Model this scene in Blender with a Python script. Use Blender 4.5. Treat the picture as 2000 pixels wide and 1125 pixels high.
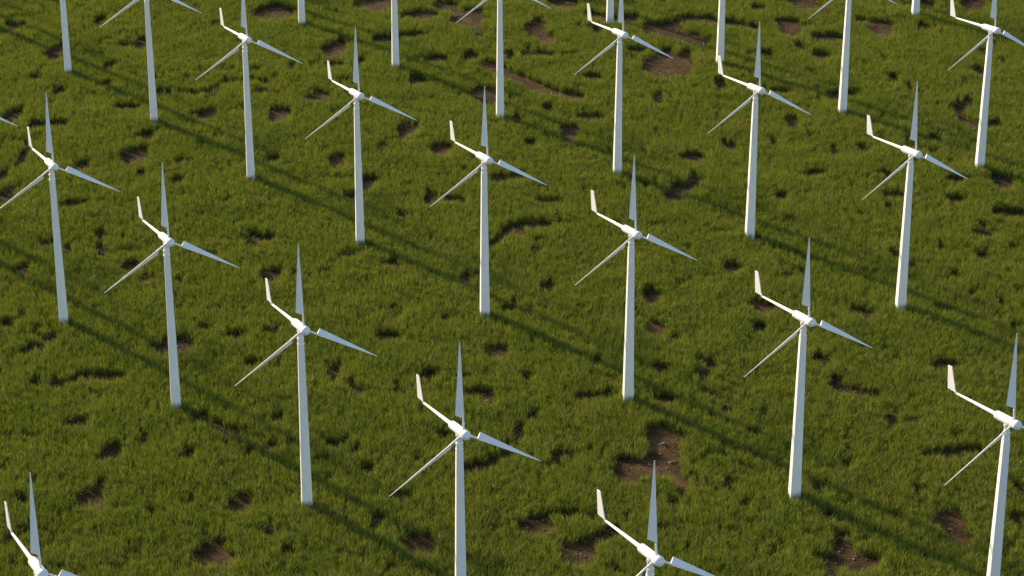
import bpy, bmesh, math, random
import numpy as np
from mathutils import Vector, Matrix

random.seed(7)
rng = np.random.default_rng(11)
scene = bpy.context.scene
for o in list(bpy.data.objects):
    bpy.data.objects.remove(o)

# ------------------------------------------------------------------ units
S = 6.0                      # hub height of one turbine above the grass, metres
GZ = 0.030 * S               # bare soil lies this far below the fitted base plane
FPX = 4760.0                 # focal length in photo pixels (photo is 2000 wide)
PITCH = 0.41913555
CAM_H = 6.07162967 * S + GZ  # camera height above the soil
# rectangular lattice of the wind farm (row step U, cross step W), metres
ORG = Vector((-3.47009167, 14.2573882)) * S
U = Vector((0.807841697, -1.11295202)) * S
V = Vector((0.883975604, 2.32814300)) * S

# ------------------------------------------------------------------ camera
cam_data = bpy.data.cameras.new('camera')
cam = bpy.data.objects.new('camera', cam_data)
scene.collection.objects.link(cam)
cam.location = (0, 0, CAM_H)
cam.rotation_euler = (math.pi / 2 - PITCH, 0, 0)
cam_data.sensor_width = 36.0
cam_data.lens = FPX / 2000.0 * 36.0
cam_data.clip_start = 0.5
cam_data.clip_end = 8000.0
scene.camera = cam

# ------------------------------------------------------------------ sky + sun
SUN_AZ = math.radians(316.0)     # clockwise from +Y
SUN_EL = math.radians(21.5)
world = bpy.data.worlds.new('World')
scene.world = world
world.use_nodes = True
wn = world.node_tree
bg = wn.nodes['Background']
sky = wn.nodes.new('ShaderNodeTexSky')
sky.sky_type = 'NISHITA'
sky.sun_disc = False
sky.sun_elevation = SUN_EL
sky.sun_rotation = SUN_AZ
sky.altitude = 0
sky.air_density = 1.0
sky.dust_density = 0.6
sky.ozone_density = 1.0
wn.links.new(sky.outputs['Color'], bg.inputs['Color'])
bg.inputs['Strength'].default_value = 0.107

sun_data = bpy.data.lights.new('sun', 'SUN')
sun_data.energy = 4.8
sun_data.angle = math.radians(1.6)
sun_data.color = (1.0, 0.78, 0.51)
sun = bpy.data.objects.new('sun', sun_data)
scene.collection.objects.link(sun)
sdir = Vector((math.sin(SUN_AZ) * math.cos(SUN_EL), math.cos(SUN_AZ) * math.cos(SUN_EL), math.sin(SUN_EL)))
sun.rotation_euler = (-sdir).to_track_quat('-Z', 'Y').to_euler()
sun.location = sdir * 200

scene.view_settings.view_transform = 'Standard'
scene.view_settings.look = 'None'
scene.view_settings.exposure = 1.0
scene.view_settings.gamma = 1.0
scene.view_settings.use_curve_mapping = False
scene.cycles.max_bounces = 5
scene.cycles.diffuse_bounces = 2
scene.cycles.transmission_bounces = 4

C = scene.collection

# ------------------------------------------------------------------ helpers
def tag(o, label=None, cat=None, group=None, kind=None):
    if label: o['label'] = label
    if cat: o['category'] = cat
    if group: o['group'] = group
    if kind: o['kind'] = kind
    return o

def ground_point(px, py):
    """photo pixel -> point where its ray meets the soil (z = 0)."""
    x = (px - 1000.0) / FPX
    y = (562.5 - py) / FPX
    cp, sp = math.cos(PITCH), math.sin(PITCH)
    d = np.array([x, cp + y * sp, -sp + y * cp])
    return np.array([0, 0, CAM_H]) - d * (CAM_H / d[2])

def _hash(ix, iy, seed):
    h = (ix.astype(np.int64) * 374761393 + iy.astype(np.int64) * 668265263 + seed * 974634777) & 0x7fffffff
    h = ((h ^ (h >> 13)) * 1274126177) & 0x7fffffff
    h = h ^ (h >> 16)
    return (h & 0xffff) / 65535.0

def vnoise(x, y, seed=0):
    ix = np.floor(x); iy = np.floor(y)
    fx = x - ix; fy = y - iy
    fx = fx * fx * (3 - 2 * fx); fy = fy * fy * (3 - 2 * fy)
    a = _hash(ix, iy, seed); b = _hash(ix + 1, iy, seed)
    c = _hash(ix, iy + 1, seed); d = _hash(ix + 1, iy + 1, seed)
    return (a * (1 - fx) + b * fx) * (1 - fy) + (c * (1 - fx) + d * fx) * fy

def fbm(x, y, seed=0, octaves=3):
    s = 0; amp = 0.5; tot = 0
    for k in range(octaves):
        s = s + amp * vnoise(x * 2 ** k, y * 2 ** k, seed + k * 17)
        tot += amp; amp *= 0.5
    return s / tot

def relief(x, y):
    return 0.10 * (fbm(x / 6.0, y / 6.0, 5, 3) - 0.5) + 0.035 * (fbm(x / 0.9, y / 0.9, 9, 2) - 0.5)

# ------------------------------------------------------------------ materials
def new_mat(name):
    m = bpy.data.materials.new(name)
    m.use_nodes = True
    nt = m.node_tree
    b = nt.nodes['Principled BSDF']
    return m, nt, b

def paint_material():
    m, nt, b = new_mat('white_paint')
    tc = nt.nodes.new('ShaderNodeTexCoord')
    no = nt.nodes.new('ShaderNodeTexNoise'); no.inputs['Scale'].default_value = 1.6
    no.inputs['Detail'].default_value = 6
    nt.links.new(tc.outputs['Object'], no.inputs['Vector'])
    cr = nt.nodes.new('ShaderNodeValToRGB')
    cr.color_ramp.elements[0].position = 0.3; cr.color_ramp.elements[0].color = (0.74, 0.745, 0.75, 1)
    cr.color_ramp.elements[1].position = 0.7; cr.color_ramp.elements[1].color = (0.79, 0.79, 0.785, 1)
    nt.links.new(no.outputs['Fac'], cr.inputs['Fac'])
    nt.links.new(cr.outputs['Color'], b.inputs['Base Color'])
    mr = nt.nodes.new('ShaderNodeMapRange')
    mr.inputs['To Min'].default_value = 0.38; mr.inputs['To Max'].default_value = 0.55
    nt.links.new(no.outputs['Fac'], mr.inputs['Value'])
    nt.links.new(mr.outputs['Result'], b.inputs['Roughness'])
    return m

def metal_material():
    m, nt, b = new_mat('galvanised_steel')
    b.inputs['Base Color'].default_value = (0.55, 0.57, 0.60, 1)
    b.inputs['Metallic'].default_value = 0.6
    b.inputs['Roughness'].default_value = 0.45
    return m

def soil_material():
    m, nt, b = new_mat('bare_soil')
    tc = nt.nodes.new('ShaderNodeTexCoord')
    n1 = nt.nodes.new('ShaderNodeTexNoise'); n1.inputs['Scale'].default_value = 1.3; n1.inputs['Detail'].default_value = 8
    n2 = nt.nodes.new('ShaderNodeTexNoise'); n2.inputs['Scale'].default_value = 14.0; n2.inputs['Detail'].default_value = 6
    n2.inputs['Roughness'].default_value = 0.7
    vo = nt.nodes.new('ShaderNodeTexVoronoi'); vo.inputs['Scale'].default_value = 9.0
    for n in (n1, n2, vo): nt.links.new(tc.outputs['Object'], n.inputs['Vector'])
    mx = nt.nodes.new('ShaderNodeMath'); mx.operation = 'ADD'
    h = nt.nodes.new('ShaderNodeMath'); h.operation = 'MULTIPLY'; h.inputs[1].default_value = 0.5
    nt.links.new(n1.outputs['Fac'], mx.inputs[0]); nt.links.new(n2.outputs['Fac'], mx.inputs[1])
    nt.links.new(mx.outputs[0], h.inputs[0])
    cr = nt.nodes.new('ShaderNodeValToRGB')
    e = cr.color_ramp.elements
    e[0].position = 0.40; e[0].color = (0.030, 0.022, 0.0078, 1)
    e[1].position = 0.60; e[1].color = (0.115, 0.072, 0.029, 1)
    k = cr.color_ramp.elements.new(0.5); k.color = (0.066, 0.041, 0.0155, 1)
    nt.links.new(h.outputs[0], cr.inputs['Fac'])
    # grit: scattered paler grains
    lt = nt.nodes.new('ShaderNodeMath'); lt.operation = 'LESS_THAN'; lt.inputs[1].default_value = 0.17
    nt.links.new(vo.outputs['Distance'], lt.inputs[0])
    sep = nt.nodes.new('ShaderNodeSeparateColor')
    nt.links.new(vo.outputs['Color'], sep.inputs[0])
    gt = nt.nodes.new('ShaderNodeMath'); gt.operation = 'GREATER_THAN'; gt.inputs[1].default_value = 0.72
    nt.links.new(sep.outputs[0], gt.inputs[0])
    an = nt.nodes.new('ShaderNodeMath'); an.operation = 'MULTIPLY'
    nt.links.new(lt.outputs[0], an.inputs[0]); nt.links.new(gt.outputs[0], an.inputs[1])
    mix = nt.nodes.new('ShaderNodeMix'); mix.data_type = 'RGBA'
    nt.links.new(an.outputs[0], mix.inputs['Factor'])
    nt.links.new(cr.outputs['Color'], mix.inputs[6])
    mix.inputs[7].default_value = (0.15, 0.115, 0.07, 1)
    # far beyond the meadow in view the sheet carries the meadow's own colour
    at = nt.nodes.new('ShaderNodeAttribute'); at.attribute_name = 'meadow'
    mix2 = nt.nodes.new('ShaderNodeMix'); mix2.data_type = 'RGBA'
    nt.links.new(at.outputs['Fac'], mix2.inputs['Factor'])
    nt.links.new(mix.outputs[2], mix2.inputs[6])
    mix2.inputs[7].default_value = (0.060, 0.075, 0.018, 1)
    nt.links.new(mix2.outputs[2], b.inputs['Base Color'])
    b.inputs['Roughness'].default_value = 0.95
    b.inputs['Specular IOR Level'].default_value = 0.1
    bump = nt.nodes.new('ShaderNodeBump'); bump.inputs['Strength'].default_value = 0.9; bump.inputs['Distance'].default_value = 0.12
    nt.links.new(n2.outputs['Fac'], bump.inputs['Height'])
    nt.links.new(bump.outputs['Normal'], b.inputs['Normal'])
    return m

def stone_material():
    m, nt, b = new_mat('field_stone')
    at = nt.nodes.new('ShaderNodeAttribute'); at.attribute_name = 'tone'
    cr = nt.nodes.new('ShaderNodeValToRGB')
    e = cr.color_ramp.elements
    e[0].color = (0.045, 0.031, 0.017, 1); e[1].color = (0.22, 0.165, 0.11, 1)
    k = e.new(0.6); k.color = (0.085, 0.056, 0.029, 1)
    nt.links.new(at.outputs['Fac'], cr.inputs['Fac'])
    nt.links.new(cr.outputs['Color'], b.inputs['Base Color'])
    b.inputs['Roughness'].default_value = 0.9
    return m

def grass_material():
    m = bpy.data.materials.new('meadow_grass')
    m.use_nodes = True
    nt = m.node_tree
    for n in list(nt.nodes): nt.nodes.remove(n)
    out = nt.nodes.new('ShaderNodeOutputMaterial')
    tone = nt.nodes.new('ShaderNodeAttribute'); tone.attribute_name = 'tone'      # per blade
    oi = nt.nodes.new('ShaderNodeObjectInfo')                                     # per tuft
    geo = nt.nodes.new('ShaderNodeNewGeometry')
    nz = nt.nodes.new('ShaderNodeTexNoise'); nz.inputs['Scale'].default_value = 0.33; nz.inputs['Detail'].default_value = 3
    nt.links.new(geo.outputs['Position'], nz.inputs['Vector'])
    def math_(op, a, b):
        n = nt.nodes.new('ShaderNodeMath'); n.operation = op
        for i, v in enumerate((a, b)):
            if isinstance(v, float): n.inputs[i].default_value = v
            else: nt.links.new(v, n.inputs[i])
        return n.outputs[0]
    f = math_('ADD', math_('MULTIPLY', tone.outputs['Fac'], 0.60),
              math_('ADD', math_('MULTIPLY', oi.outputs['Random'], 0.20), math_('MULTIPLY', nz.outputs['Fac'], 0.30)))
    cr = nt.nodes.new('ShaderNodeValToRGB')
    e = cr.color_ramp.elements
    e[0].position = 0.06; e[0].color = (0.044, 0.064, 0.014, 1)
    e[1].position = 0.98; e[1].color = (0.20, 0.125, 0.06, 1)
    for p, c in ((0.34, (0.092, 0.136, 0.020, 1)), (0.58, (0.178, 0.217, 0.032, 1)), (0.78, (0.250, 0.265, 0.048, 1)), (0.88, (0.225, 0.18, 0.05, 1))):
        k = e.new(p); k.color = c
    nt.links.new(f, cr.inputs['Fac'])
    d = nt.nodes.new('ShaderNodeBsdfPrincipled')
    nt.links.new(cr.outputs['Color'], d.inputs['Base Color'])
    d.inputs['Roughness'].default_value = 0.7
    d.inputs['Specular IOR Level'].default_value = 0.14
    t = nt.nodes.new('ShaderNodeBsdfTranslucent')
    hs = nt.nodes.new('ShaderNodeHueSaturation'); hs.inputs['Saturation'].default_value = 1.15; hs.inputs['Value'].default_value = 1.25
    nt.links.new(cr.outputs['Color'], hs.inputs['Color'])
    nt.links.new(hs.outputs['Color'], t.inputs['Color'])
    mx = nt.nodes.new('ShaderNodeMixShader'); mx.inputs[0].default_value = 0.27
    nt.links.new(d.outputs[0], mx.inputs[1]); nt.links.new(t.outputs[0], mx.inputs[2])
    nt.links.new(mx.outputs[0], out.inputs['Surface'])
    return m

PAINT = paint_material()
STEEL = metal_material()
SOIL = soil_material()
STONE = stone_material()
GRASS = grass_material()

# ------------------------------------------------------------------ bare patches (photo pixels of the visible soil: x, y, half width, half height)
def chain(pts, r, step=14):
    out = []
    for (x0, y0), (x1, y1) in zip(pts, pts[1:]):
        n = max(1, int(math.hypot(x1 - x0, (y1 - y0) * 2) / step))
        for k in range(n):
            t = k / n
            out.append((x0 + (x1 - x0) * t, y0 + (y1 - y0) * t, r * 1.3, r * 0.75))
    out.append((pts[-1][0], pts[-1][1], r * 1.3, r * 0.75))
    return out

PATCH = [
 (110,103,17,10),(194,44,13,7),(33,52,22,7),(275,90,9,9),(26,230,16,11),(108,245,24,6),(68,247,14,6),(215,130,14,6),
 (265,303,28,10),(285,267,18,7),(400,225,25,7),(250,210,30,5),(160,325,16,7),(45,308,9,10),(115,178,18,6),(68,153,14,6),
 (275,338,8,7),(345,355,12,8),(350,315,12,6),(205,165,14,6),(5,345,8,10),(20,370,15,7),(515,162,18,5),
 (540,25,38,9),(655,97,25,12),(705,122,10,6),(915,38,35,14),(870,14,25,8),(820,32,40,8),(740,8,40,10),(760,79,28,8),(805,70,25,5),
 (815,157,16,8),(850,118,25,7),(545,225,22,10),(620,192,25,7),(655,127,18,5),(570,132,7,6),(795,253,18,9),(862,293,18,10),
 (657,315,14,12),(530,315,22,8),(945,188,28,14),(955,128,22,8),(940,65,12,6),(995,112,10,8),(715,360,12,12),(985,350,28,8),(920,110,15,6),
 (1050,57,20,12),(1070,75,15,8),(1100,8,25,9),(1050,108,35,6),(1155,152,18,8),(1165,60,8,8),(1300,128,46,25),(1340,105,12,6),
 (1285,200,12,8),(1308,192,6,4),(1150,230,25,6),(1115,258,18,12),(1070,215,12,8),(1010,235,10,8),(1405,170,10,10),(1290,5,10,4),
 (1480,15,15,6),(1425,285,14,7),(1350,308,25,6),(1355,355,8,12),(1330,372,22,9),(1035,280,15,6),(1010,345,18,6),(1490,105,15,6),(1240,100,20,5),
 (1570,5,32,10),(1610,22,12,6),(1540,53,22,14),(1620,73,35,8),(1505,110,8,7),(1560,90,12,6),(1600,108,20,6),(1720,55,28,9),(1725,70,12,6),
 (1680,40,10,5),(1810,10,15,7),(1900,8,25,9),(1895,20,10,6),(1801,52,14,6),(1724,116,6,6),(1740,155,14,7),(1773,172,6,5),(1915,140,14,8),
 (1630,190,16,8),(1655,184,28,5),(1545,240,10,10),(1507,278,8,8),(1630,295,8,8),(1685,288,10,6),(1590,340,25,7),(1825,272,20,6),(1920,105,10,5),
 (1865,352,20,5),(1955,355,22,9),(1520,178,20,5),
 (12,385,14,12),(140,402,22,7),(45,525,12,7),(255,523,12,9),(285,545,18,6),(130,490,12,6),(90,478,20,5),(15,635,18,7),(42,615,10,8),
 (340,676,35,10),(460,658,20,6),(490,712,16,8),(70,748,10,6),(490,478,16,6),(193,460,8,6),(400,500,6,6),
 (530,537,22,10),(570,540,6,8),(520,467,18,7),(675,500,16,7),(765,515,15,7),(787,424,14,6),(690,385,16,6),(838,388,8,9),(890,392,25,6),
 (908,546,9,10),(962,500,6,8),(985,605,14,6),(755,658,28,7),(970,687,22,10),(653,728,9,10),(840,735,20,7),(685,745,8,5),
 (1035,440,40,7),(1070,394,26,5),(1050,490,14,7),(1070,560,18,7),(1068,572,4,8),(1315,385,18,8),(1430,525,20,6),(1272,580,16,9),(1275,640,16,10),
 (1315,663,10,6),(1167,705,8,8),(1290,722,20,7),(1388,715,10,10),(1487,600,20,9),(1480,640,14,7),(1003,600,6,8),(1030,740,14,8),
 (1525,390,12,8),(1740,383,20,6),(1862,390,18,5),(1960,417,24,6),(1995,418,12,6),(1920,460,20,6),(1915,500,16,6),(1865,540,8,6),(1680,611,23,8),
 (1690,622,9,6),(1845,713,26,8),(1600,705,18,7),(1630,740,12,8),(1975,612,6,6),(1745,500,10,6),
 (115,752,20,5),(150,827,25,8),(280,862,8,6),(222,888,18,8),(365,892,14,8),(195,955,10,12),(172,972,20,9),(197,990,8,8),(40,978,14,6),(300,1002,12,6),
 (470,982,20,10),(445,950,4,8),(415,1085,30,14),(440,1092,16,10),(265,1080,14,7),(485,885,10,6),
 (525,872,14,7),(700,767,16,8),(935,768,25,8),(952,782,14,7),(655,870,24,8),(690,880,12,7),(720,918,18,8),(640,935,8,6),(545,815,6,8),(787,971,26,7),
 (820,1062,32,12),(560,1078,14,7),(705,1090,8,6),(865,850,12,5),(1014,842,8,13),
 (1145,776,25,8),(1190,772,16,6),(1300,780,20,7),(1042,812,8,6),(1415,798,10,5),(1475,845,14,6),(1490,810,8,6),
 (1292,855,36,18),(1300,885,36,18),(1285,915,50,16),(1225,928,26,14),(1225,896,24,6),(1328,958,12,8),(1425,942,12,5),
 (1045,1025,28,14),(1100,1003,40,4),(1130,1088,22,10),(1745,822,14,7),(1650,905,8,7),(1920,892,8,6),(1855,1020,24,14),(1872,1045,20,14),
 (1595,948,7,10),(1745,1007,14,5),(1990,960,8,10),(1985,1020,8,10),(1645,1070,26,14),(1672,1096,34,18),(1622,1102,12,14),(1640,1042,10,6),
]
PATCH += chain([(310,182),(350,181),(385,186),(425,172),(440,161),(490,158)], 6)
PATCH += chain([(960,132),(1000,150),(1040,168),(1090,185),(1130,192)], 11)
PATCH += chain([(1150,28),(1190,42),(1240,36)], 9)
PATCH += chain([(1270,55),(1320,66),(1370,84)], 12)
PATCH += chain([(1290,50),(1350,35),(1400,42),(1450,50),(1470,53)], 8)
PATCH += chain([(1890,200),(1862,214),(1880,235),(1910,246),(1945,243)], 9)
PATCH += chain([(45,688),(80,679),(105,662)], 9)
PATCH += chain([(120,752),(165,734),(200,738),(235,736)], 8)
PATCH += chain([(962,478),(985,457),(1000,443),(1040,438)], 8)
PATCH += chain([(390,815),(420,830),(450,846)], 9)
PATCH += chain([(910,916),(950,907),(985,887)], 10)
PATCH += chain([(1110,1078),(1140,1062),(1180,1047),(1202,1036)], 11)
PATCH += chain([(1630,755),(1665,765),(1710,768)], 7)
PATCH += chain([(1800,890),(1850,886),(1905,879)], 9)

HOLES = []
for (px, py, rx, ry) in PATCH:
    p0 = ground_point(px, py)
    dist = math.sqrt(p0[0] ** 2 + p0[1] ** 2 + CAM_H ** 2)
    ppm = FPX / dist                       # photo pixels per metre there
    sc = ppm * S / 380.0
    p = ground_point(px, py + 7.0 * sc)    # the near rim of grass hides part of the hole
    HOLES.append((p[0], p[1], (rx + (1.5 if ry < 8.5 else 5.5) * sc) / ppm, (ry + (4.0 if ry < 8.5 else 8.5) * sc) / (ppm * CAM_H / dist)))
HOLES = np.array(HOLES)

def hole_depth(x, y):
    """<1 inside a bare patch, with a ragged rim."""
    wob = 0.85 * (fbm(x / 0.6, y / 0.6, 31, 3) - 0.5)
    out = np.full(x.shape, 9.0)
    for (cx, cy, rx, ry) in HOLES:
        near = (np.abs(x - cx) < 2.2 * rx) & (np.abs(y - cy) < 2.2 * ry)
        if not near.any(): continue
        d = np.sqrt(((x[near] - cx) / rx) ** 2 + ((y[near] - cy) / ry) ** 2)
        out[near] = np.minimum(out[near], d)
    return out + wob

# ------------------------------------------------------------------ ground
def build_ground():
    dense_x = np.arange(-70, 70.01, 0.7)
    dense_y = np.arange(40, 150.01, 0.7)
    far = np.array([100, 180, 400, 1000, 3000.])
    xs = np.concatenate([-far[::-1], dense_x, far])
    ys = np.concatenate([np.array([-3000, -1000, -300, -80, 0, 25.]), dense_y, np.array([200, 350, 800, 1800, 4000.])])
    X, Y = np.meshgrid(xs, ys)
    Z = relief(X, Y)
    edge = (np.abs(X) > 69) | (Y < 41) | (Y > 149)
    Z[edge] = 0
    verts = np.stack([X, Y, Z], -1).reshape(-1, 3)
    nx = len(xs)
    faces = []
    for j in range(len(ys) - 1):
        for i in range(nx - 1):
            a = j * nx + i
            faces.append((a, a + 1, a + nx + 1, a + nx))
    me = bpy.data.meshes.new('ground')
    me.from_pydata(verts.tolist(), [], faces)
    me.shade_smooth()
    at = me.attributes.new('meadow', 'FLOAT', 'POINT')
    at.data.foreach_set('value', edge.reshape(-1).astype(np.float32))
    me.materials.append(SOIL)
    o = bpy.data.objects.new('ground', me)
    C.objects.link(o)
    tag(o, 'brown bare earth showing between the clumps of meadow grass', 'ground', kind='structure')
build_ground()

# ------------------------------------------------------------------ turbine
AX = Vector((0.44582467, -0.89054828, 0.09035556)).normalized()     # rotor axis, pointing forward
SIDE = AX.cross(Vector((0, 0, 1))).normalized()
UP = SIDE.cross(AX).normalized()
HUB = Vector((0.03229816, -0.05553293, 1.0))                         # centre of the spinner dome
HD = Vector((AX.x, AX.y, 0)).normalized()

def finish(name, bm, mat, parent, smooth=True, angle=35):
    bmesh.ops.recalc_face_normals(bm, faces=bm.faces)
    me = bpy.data.meshes.new(name)
    bm.to_mesh(me); bm.free()
    # H units -> metres, base plane lifted so that z = 0 is the soil
    me.transform(Matrix.Translation((0, 0, GZ)) @ Matrix.Scale(S, 4))
    if smooth:
        me.shade_smooth()
        me.set_sharp_from_angle(angle=math.radians(angle))
    me.materials.append(mat)
    o = bpy.data.objects.new(name, me)
    C.objects.link(o)
    o.parent = parent
    return o

def lathe(bm, origin, axis, profile, seg=28):
    axis = axis.normalized()
    a = axis.orthogonal().normalized(); b = axis.cross(a)
    rings = []
    for (t, r) in profile:
        c = origin + axis * t
        if r < 1e-6:
            rings.append([bm.verts.new(c)])
        else:
            rings.append([bm.verts.new(c + (a * math.cos(2 * math.pi * k / seg) + b * math.sin(2 * math.pi * k / seg)) * r) for k in range(seg)])
    for r0, r1 in zip(rings, rings[1:]):
        if len(r0) == 1 and len(r1) == 1: continue
        for k in range(seg):
            k2 = (k + 1) % seg
            if len(r0) == 1: bm.faces.new((r0[0], r1[k], r1[k2]))
            elif len(r1) == 1: bm.faces.new((r0[k], r1[0], r0[k2]))
            else: bm.faces.new((r0[k], r1[k], r1[k2], r0[k2]))
    for rg, first in ((rings[0], True), (rings[-1], False)):
        if len(rg) > 1:
            bm.faces.new(rg if first else rg[::-1])

def build_turbine():
    root = bpy.data.objects.new('wind_turbine', None)
    root.empty_display_size = 0.5
    C.objects.link(root)
    # tower: square tapered mast with softened arrises
    bm = bmesh.new()
    n0 = Vector((0.165, -0.986, 0)).normalized(); n1 = Vector((-n0.y, n0.x, 0))
    rings = []
    NZ = 10
    for k in range(NZ + 1):
        t = k / NZ
        z = -0.045 + (0.899 + 0.045) * t
        h = 0.5 * (0.0555 * (1 - t) + 0.0318 * t)
        r = h * 0.16
        ring = []
        for q, (sx, sy) in enumerate(((1, 1), (-1, 1), (-1, -1), (1, -1))):
            for s in range(4):
                an = math.pi / 2 * (q + s / 3.0)
                px = sx * (h - r) + r * math.cos(an); py = sy * (h - r) + r * math.sin(an)
                v = n0 * px + n1 * py
                ring.append(bm.verts.new((v.x, v.y, z)))
        rings.append(ring)
    n = len(rings[0])
    for a, b in zip(rings, rings[1:]):
        for k in range(n):
            bm.faces.new((a[k], a[(k + 1) % n], b[(k + 1) % n], b[k]))
    bm.faces.new(rings[0]); bm.faces.new(rings[-1])
    finish('tower', bm, PAINT, root, angle=50)
    # yaw neck between mast and nacelle, with two collars
    bm = bmesh.new()
    Z = Vector((0, 0, 1))
    lathe(bm, Vector((0, 0, 0)), Z, [(0.8985, 0.0160), (0.931, 0.0156), (0.940, 0.0140), (0.962, 0.0136), (0.967, 0.0160), (0.972, 0.0164), (0.980, 0.0164)])
    neck = finish('yaw_neck', bm, PAINT, root)
    for z, r in ((0.9035, 0.0187), (0.9335, 0.0180)):
        bm = bmesh.new()
        lathe(bm, Vector((0, 0, 0)), Z, [(z - 0.0042, r - 0.0030), (z - 0.0030, r - 0.0006), (z, r), (z + 0.0030, r - 0.0006), (z + 0.0042, r - 0.0030)])
        finish('collar', bm, PAINT, neck)
    # nacelle
    bm = bmesh.new()
    lathe(bm, HUB, AX, [(-0.0345, 0.0140), (-0.0362, 0.0180), (-0.0370, 0.0208), (-0.1282, 0.0208), (-0.1288, 0.0180), (-0.1312, 0.0180), (-0.1318, 0.0208),
                        (-0.1440, 0.0205), (-0.1490, 0.0190), (-0.1515, 0.0160), (-0.1520, 0.0080)])
    finish('nacelle', bm, PAINT, root, angle=40)
    # tail boom
    bm = bmesh.new()
    lathe(bm, HUB, AX, [(-0.150, 0.0112), (-0.1545, 0.0112), (-0.1552, 0.0098), (-0.452, 0.0050), (-0.456, 0.0035)], 20)
    boom = finish('tail_boom', bm, PAINT, root)
    # hinge at the end of the boom: clevis plate with a bolt across it
    J = HUB - AX * 0.4615
    PN = Vector((-HD.y, HD.x, 0))
    bm = bmesh.new()
    lathe(bm, J - PN * 0.0042, PN, [(0, 0.0066), (0.0008, 0.0076), (0.0076, 0.0076), (0.0084, 0.0066)], 18)
    hinge = finish('tail_hinge', bm, STEEL, root)
    bm = bmesh.new()
    lathe(bm, J - PN * 0.0058, PN, [(0, 0.0026), (0.0004, 0.0032), (0.0112, 0.0032), (0.0116, 0.0026)], 8)
    finish('bolt', bm, STEEL, hinge)
    # tail fin: swept plate in the vertical plane of the axis
    bm = bmesh.new()
    pts = [(0.0762, 0.1145), (0.0455, 0.1185), (0.0030, 0.0040), (0.0100, 0.0015), (0.0648, -0.0010)]
    fr = [bm.verts.new(J - HD * b_ + Vector((0, 0, z)) + PN * 0.0016) for b_, z in pts]
    bk = [bm.verts.new(J - HD * b_ + Vector((0, 0, z)) - PN * 0.0016) for b_, z in pts]
    bm.faces.new(fr); bm.faces.new(bk[::-1])
    for k in range(len(pts)):
        k2 = (k + 1) % len(pts)
        bm.faces.new((fr[k], bk[k], bk[k2], fr[k2]))
    bmesh.ops.bevel(bm, geom=list(bm.edges), offset=0.0006, segments=2, affect='EDGES')
    finish('tail_fin', bm, PAINT, root, angle=30)
    # hub: ring that carries the blades, and the dome in front
    bm = bmesh.new()
    lathe(bm, HUB, AX, [(-0.0350, 0.0120), (-0.0338, 0.0196), (-0.0328, 0.0208), (-0.0150, 0.0208), (-0.0146, 0.0190), (-0.0125, 0.0180), (-0.0120, 0.0120)])
    hub = finish('hub', bm, PAINT, root, angle=40)
    bm = bmesh.new()
    prof = [(-0.0138, 0.0150), (-0.0134, 0.0212), (-0.0120, 0.0222)]
    for k in range(1, 13):
        an = math.pi / 2 * k / 12.0
        prof.append((-0.0020 + 0.0252 * math.sin(an), 0.0232 * math.cos(an) if k < 12 else 0.0))
    prof.insert(3, (-0.0060, 0.0230))
    lathe(bm, HUB, AX, prof, 36)
    finish('spinner', bm, PAINT, hub, angle=40)
    # three blades
    CEN = HUB - AX * 0.0238
    beta = math.radians(35)
    for ang in (-0.26, 119.88, -120.11):
        a = math.radians(ang)
        d = (UP * math.cos(a) + SIDE * math.sin(a)).normalized()
        c = d.cross(AX).normalized()
        ch = c * math.cos(beta) + AX * math.sin(beta)           # chord direction (leading edge at +)
        nn = d.cross(ch).normalized()
        bm = bmesh.new()
        R0, R1 = 0.0745, 0.4390
        NS = 16
        secs = []
        for k in range(NS + 1):
            t = k / NS
            # leading edge runs straight; the trailing corner sits at r = 0.088
            te = -0.0362 * (1 - t) - 0.0020 * t
            le = 0.0052 * (1 - t) + 0.0018 * t
            rt = 0.0885 + (R1 - 0.0885) * t                     # radius at trailing edge
            rl = R0 + (R1 - R0) * t                             # radius at leading edge
            th = 0.0042 * (1 - t) + 0.0014 * t
            sec = []
            for u, w in ((0.0, 0.0), (0.06, 0.62), (0.22, 1.0), (0.5, 0.80), (0.8, 0.42), (0.97, 0.18), (1.0, 0.0), (0.97, -0.16), (0.8, -0.36), (0.5, -0.66), (0.22, -0.84), (0.06, -0.55)):
                s = le + (te - le) * u
                r = rl + (rt - rl) * u
                sec.append(bm.verts.new(CEN + d * r + ch * s + nn * (w * th)))
            secs.append(sec)
        n = len(secs[0])
        for p, q in zip(secs, secs[1:]):
            for k in range(n):
                bm.faces.new((p[k], p[(k + 1) % n], q[(k + 1) % n], q[k]))
        bm.faces.new(secs[0]); bm.faces.new(secs[-1])
        bl = finish('blade', bm, PAINT, root, angle=40)
        bm = bmesh.new()
        lathe(bm, CEN, d, [(0.017, 0.0060), (0.030, 0.0054), (0.0305, 0.0048), (0.044, 0.0048), (0.0445, 0.0055), (0.050, 0.0055), (0.0505, 0.0047),
                           (0.062, 0.0047), (0.0625, 0.0053), (0.067, 0.0053), (0.0675, 0.0045), (0.086, 0.0038), (0.095, 0.0015)], 16)
        finish('blade_shank', bm, PAINT, bl)
    return root

def copy_tree(o, parent=None):
    c = o.copy()
    C.objects.link(c)
    c.parent = parent
    for ch in list(o.children):
        copy_tree(ch, c)
    return c

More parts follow.
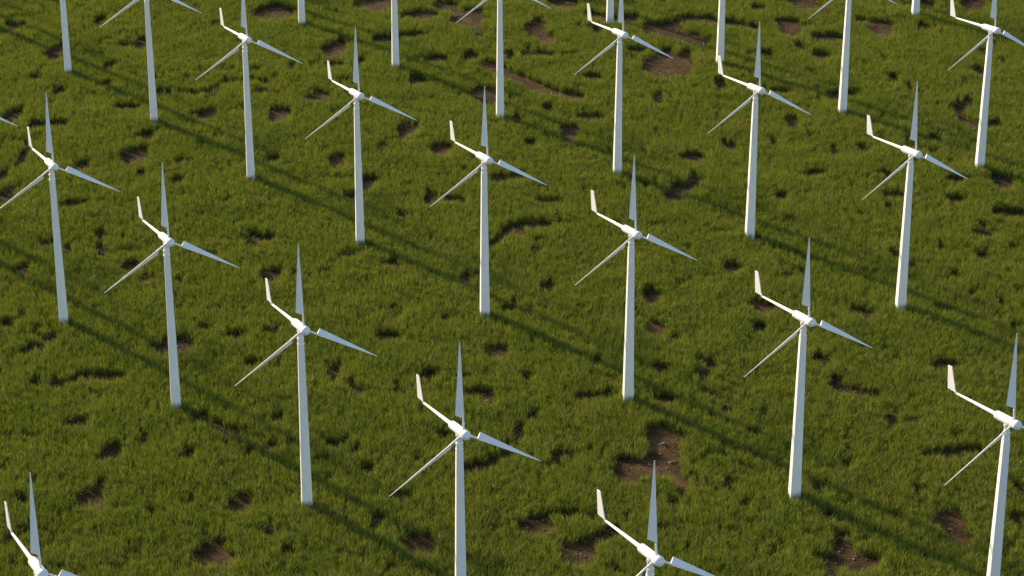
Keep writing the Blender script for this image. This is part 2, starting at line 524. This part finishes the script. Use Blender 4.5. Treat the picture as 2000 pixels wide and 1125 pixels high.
COMMON = ['white wind turbine with tail fin in the row farthest from the winding earth strip',
          'white wind turbine in the last row, past the row beside the wide stony clearing']
SPECIAL = {
    (4, 1): 'white wind turbine whose mast stands just behind the largest stony bare patch',
    (2, 2): 'white wind turbine whose mast crosses a long narrow winding strip of bare earth',
    (-1, 1): 'white wind turbine with one small round bare patch directly behind its mast',
    (0, 2): 'white wind turbine mast next to a wide shallow strip of bare earth',
    (2, 3): 'white wind turbine whose mast foot stands in a bare earth strip',
    (3, 3): 'white wind turbine behind and beside the wide open stony clearing',
    (5, 3): 'white wind turbine whose mast rises over a crescent-shaped bare patch',
    (2, 0): 'white wind turbine with a bare brown patch showing on both sides of its mast',
}
GROUP = 'identical white wind turbines set out in a grid on the meadow'
NUM = {1: 'one mast', 2: 'two masts', 3: 'three masts', 4: 'four masts', 5: 'five masts', 6: 'six masts', 7: 'seven masts', 8: 'eight masts'}
LANDMARK = {0: (2, 'the one with bare earth on both mast sides'), 1: (4, 'the one behind the largest stony bare patch'),
            2: (2, 'the one on the winding strip of earth'), 3: (3, 'the one beside the wide stony clearing')}
def turbine_label(i, j):
    if (i, j) in SPECIAL: return SPECIAL[(i, j)]
    if j not in LANDMARK: return COMMON[j > 3]
    k, what = LANDMARK[j]
    return 'white wind turbine, ' + NUM[abs(i - k)] + (' down-shadow from ' if i > k else ' sunward of ') + what

def in_view(x, y, z, m=140):
    depth = y * math.cos(PITCH) - (z - CAM_H) * math.sin(PITCH)
    sx = 1000 + FPX * x / depth
    sy = 562.5 - FPX * (y * math.sin(PITCH) + (z - CAM_H) * math.cos(PITCH)) / depth
    return -m < sx < 2000 + m and -m < sy < 1125 + m

proto = build_turbine()
first = True
for j in range(-2, 7):
    for i in range(-6, 9):
        p = ORG + U * i + V * j
        # keep what the photograph shows, and what throws its shadow into it
        seen = any(in_view(p.x + dx, p.y + dy, z) for dx, dy, z in ((0, 0, 0), (0, 0, S), (0, 0, 1.4 * S), (-0.3 * S, -0.2 * S, 0.8 * S), (0.37 * S, 0.1 * S, 0.8 * S)))
        for t in (0.5, 1.0, 1.5, 2.0, 2.5):
            seen = seen or in_view(p.x - math.sin(SUN_AZ) * t * S, p.y - math.cos(SUN_AZ) * t * S, 0.3, 20)
        if not seen: continue
        o = proto if first else copy_tree(proto)
        first = False
        z = float(relief(np.array([p.x]), np.array([p.y]))[0])
        o.location = (p.x, p.y, 0.4 * z)
        tag(o, turbine_label(i, j), 'wind turbine', GROUP)

# ------------------------------------------------------------------ grass tufts (sources live in a collection that is not in the scene)
tuft_col = bpy.data.collections.new('tuft_sources')

def make_tuft(seed, nblades, spread, lmin, lmax, lean):
    r = random.Random(seed)
    verts, faces, tones = [], [], []
    for b in range(nblades):
        az = r.uniform(0, 2 * math.pi)
        rad = spread * math.sqrt(r.random())
        a0 = r.uniform(0, 2 * math.pi)
        bx, by = rad * math.cos(a0), rad * math.sin(a0)
        L = r.uniform(lmin, lmax) * (0.6 if r.random() < 0.18 else 1.0)
        w = r.uniform(0.0044, 0.0080)
        tilt = min(1.25, abs(r.gauss(0.15, lean)) + 0.05)
        curl = r.uniform(0.0, 0.5)
        dx, dy = math.cos(az), math.sin(az)
        tw = r.uniform(-0.7, 0.7)
        px, py = -math.sin(az + tw), math.cos(az + tw)
        tone = min(0.86, max(0.0, r.gauss(0.47, 0.23)))
        if r.random() < 0.05: tone = r.uniform(0.92, 1.0)
        x, y, z = bx, by, -0.03
        if b % 5 > 1:                      # side leaf leaving the sheath higher up
            z = r.uniform(0.05, 0.20); L *= r.uniform(0.45, 0.65); tilt = min(1.1, tilt + 0.12)
        NS = 3
        base = len(verts)
        an = tilt
        for s in range(NS + 1):
            t = s / NS
            ww = w * (0.75 + 0.6 * t if t < 0.4 else (1.0 - t) / 0.6) if s < NS else 0
            if s < NS:
                verts.append((x - px * ww, y - py * ww, z)); verts.append((x + px * ww, y + py * ww, z))
                tones += [tone, tone]
            else:
                verts.append((x, y, z)); tones.append(tone)
            step = L / NS
            x += dx * math.sin(an) * step; y += dy * math.sin(an) * step; z += math.cos(an) * step
            an += curl / NS * (0.6 + t)
        for s in range(NS - 1):
            a = base + 2 * s
            faces.append((a, a + 1, a + 3, a + 2))
        a = base + 2 * (NS - 1)
        faces.append((a, a + 1, a + 2))
    me = bpy.data.meshes.new('grass_tuft')
    me.from_pydata(verts, [], faces)
    at = me.attributes.new('tone', 'FLOAT', 'POINT')
    at.data.foreach_set('value', np.array(tones, np.float32))
    me.shade_smooth()
    me.materials.append(GRASS)
    o = bpy.data.objects.new('grass_tuft', me)
    tuft_col.objects.link(o)

for k in range(10):
    make_tuft(100 + k, 28, 0.06 + 0.005 * k, 0.30, 0.45, 0.56 - 0.02 * k)

def build_grass():
    sp = 0.145
    xs = np.arange(-52, 52, sp); ys = np.arange(50, 140, sp)
    X, Y = np.meshgrid(xs, ys)
    X = X.ravel() + rng.uniform(-0.5, 0.5, X.size) * sp * 1.3
    Y = Y.ravel() + rng.uniform(-0.5, 0.5, Y.size) * sp * 1.3
    depth = Y * math.cos(PITCH) + CAM_H * math.sin(PITCH)
    sx = 1000 + FPX * X / depth
    sy = 562.5 - FPX * (Y * math.sin(PITCH) - CAM_H * math.cos(PITCH)) / depth
    keep = (sx > -260) & (sx < 2260) & (sy > -130) & (sy < 1300)
    X, Y, sx, sy = X[keep], Y[keep], sx[keep], sy[keep]
    hd = hole_depth(X, Y)
    # outside the photograph: patches of the same kind from noise
    outside = (sx < -10) | (sx > 2010) | (sy < -10) | (sy > 1150)
    pn = fbm(X / 2.6, Y / 3.2, 77, 3)
    hd = np.where(outside, (0.74 - pn) * 8.0, hd)
    keep = hd > 1.0
    # winding cracks between the clumps
    cr = np.abs(fbm(X / 2.4, Y / 2.4, 91, 3) - 0.5)
    keep &= ~((cr < 0.014) & (fbm(X / 1.7, Y / 1.7, 23, 2) > 0.56))
    # fine gaps between the clumps
    gap = fbm(X / 0.6, Y / 0.8, 41, 2)
    keep &= ~((gap > 0.77) & (rng.random(X.size) < 0.8))
    keep &= rng.random(X.size) < 0.97
    X, Y, hd = X[keep], Y[keep], hd[keep]
    n = X.size
    sc = 0.80 + 0.52 * fbm(X / 1.2, Y / 1.2, 53, 3) + rng.normal(0, 0.05, n)
    sc *= np.where(rng.random(n) < 0.04, 1.15, 1.0)
    sc *= np.clip(0.90 + (hd - 1.0) * 0.5, 0.90, 1.0)      # turf thins out at the rim of a bare patch
    sc = np.clip(sc, 0.5, 1.45)
    Z = relief(X, Y)
    me = bpy.data.meshes.new('grass')
    me.from_pydata(np.stack([X, Y, Z], 1).tolist(), [], [])
    a = me.attributes.new('rot', 'FLOAT_VECTOR', 'POINT')
    rot = np.stack([rng.normal(0, 0.10, n), rng.normal(0, 0.10, n), rng.uniform(0, 2 * math.pi, n)], 1)
    a.data.foreach_set('vector', rot.astype(np.float32).ravel())
    a = me.attributes.new('size', 'FLOAT', 'POINT')
    a.data.foreach_set('value', sc.astype(np.float32))
    a = me.attributes.new('pick', 'INT', 'POINT')
    a.data.foreach_set('value', rng.integers(0, 10, n).astype(np.int32))
    o = bpy.data.objects.new('grass', me)
    C.objects.link(o)
    tag(o, 'tall yellow-green meadow grass covering the whole field in clumps', 'grass', kind='stuff')
    ng = bpy.data.node_groups.new('grass_scatter', 'GeometryNodeTree')
    ng.interface.new_socket('Geometry', in_out='INPUT', socket_type='NodeSocketGeometry')
    ng.interface.new_socket('Geometry', in_out='OUTPUT', socket_type='NodeSocketGeometry')
    gi = ng.nodes.new('NodeGroupInput'); go = ng.nodes.new('NodeGroupOutput')
    ci = ng.nodes.new('GeometryNodeCollectionInfo')
    ci.inputs['Collection'].default_value = tuft_col
    ci.inputs['Separate Children'].default_value = True
    ci.inputs['Reset Children'].default_value = True
    ip = ng.nodes.new('GeometryNodeInstanceOnPoints')
    ip.inputs['Pick Instance'].default_value = True
    def attr(name, typ):
        nd = ng.nodes.new('GeometryNodeInputNamedAttribute'); nd.data_type = typ
        nd.inputs['Name'].default_value = name
        return nd.outputs['Attribute']
    ng.links.new(gi.outputs[0], ip.inputs['Points'])
    ng.links.new(ci.outputs[0], ip.inputs['Instance'])
    ng.links.new(attr('pick', 'INT'), ip.inputs['Instance Index'])
    e2r = ng.nodes.new('FunctionNodeEulerToRotation')
    ng.links.new(attr('rot', 'FLOAT_VECTOR'), e2r.inputs[0])
    ng.links.new(e2r.outputs[0], ip.inputs['Rotation'])
    ng.links.new(attr('size', 'FLOAT'), ip.inputs['Scale'])
    ng.links.new(ip.outputs[0], go.inputs[0])
    md = o.modifiers.new('scatter', 'NODES')
    md.node_group = ng
    print('tufts', n)
build_grass()

# ------------------------------------------------------------------ pebbles on the bare soil
def build_pebbles():
    bm = bmesh.new(); bmesh.ops.create_icosphere(bm, subdivisions=1, radius=1.0)
    bv = np.array([v.co[:] for v in bm.verts]); bf = [[v.index for v in f.verts] for f in bm.faces]
    bm.free()
    verts, faces, tones = [], [], []
    off = 0
    for (cx, cy, rx, ry) in HOLES:
        area = math.pi * rx * ry
        n = rng.poisson(area * 30)
        for _ in range(n):
            a = rng.uniform(0, 2 * math.pi); r = math.sqrt(rng.random())
            x = cx + rx * r * math.cos(a); y = cy + ry * r * math.sin(a)
            s = 0.012 + 0.014 * rng.exponential(0.8)
            s = min(s, 0.06)
            z = float(relief(np.array([x]), np.array([y]))[0])
            q = bv * (1 + rng.normal(0, 0.16, bv.shape))
            q = q * np.array([s * rng.uniform(0.8, 1.4), s * rng.uniform(0.8, 1.2), s * rng.uniform(0.5, 0.8)])
            t = rng.uniform(0, 2 * math.pi); c_, s_ = math.cos(t), math.sin(t)
            q = np.stack([q[:, 0] * c_ - q[:, 1] * s_, q[:, 0] * s_ + q[:, 1] * c_, q[:, 2]], 1) + np.array([x, y, z + 0.15 * s])
            verts.append(q)
            faces += [[i + off for i in f] for f in bf]
            off += len(bv)
            tones += [min(1, rng.beta(1.6, 2.2))] * len(bv)
    for (px, py, s) in ((1297, 867, .085), (1310, 903, .07), (1290, 886, .05), (1318, 901, .06), (1303, 913, .05), (1268, 907, .055), (1311, 152, .07), (1292, 140, .05),
                        (1327, 128, .05), (1310, 120, .055), (1275, 150, .05), (1640, 1078, .06), (1668, 1092, .05), (1030, 1032, .05), (952, 784, .07), (1143, 1088, .05)):
        g = ground_point(px, py)
        z = float(relief(np.array([g[0]]), np.array([g[1]]))[0])
        q = bv * (1 + rng.normal(0, 0.10, bv.shape)) * np.array([s * 1.15, s, s * 0.7]) + np.array([g[0], g[1], z + 0.2 * s])
        verts.append(q)
        faces += [[i + off for i in f] for f in bf]
        off += len(bv)
        tones += [float(rng.uniform(0.8, 1.0))] * len(bv)
    V_ = np.concatenate(verts)
    me = bpy.data.meshes.new('pebbles')
    me.from_pydata(V_.tolist(), [], faces)
    at = me.attributes.new('tone', 'FLOAT', 'POINT')
    at.data.foreach_set('value', np.array(tones, np.float32))
    me.materials.append(STONE)
    o = bpy.data.objects.new('pebbles', me)
    C.objects.link(o)
    tag(o, 'small brown and pale stones scattered over the bare earth patches', 'pebbles', kind='stuff')
    print('pebble tris', len(faces))
build_pebbles()
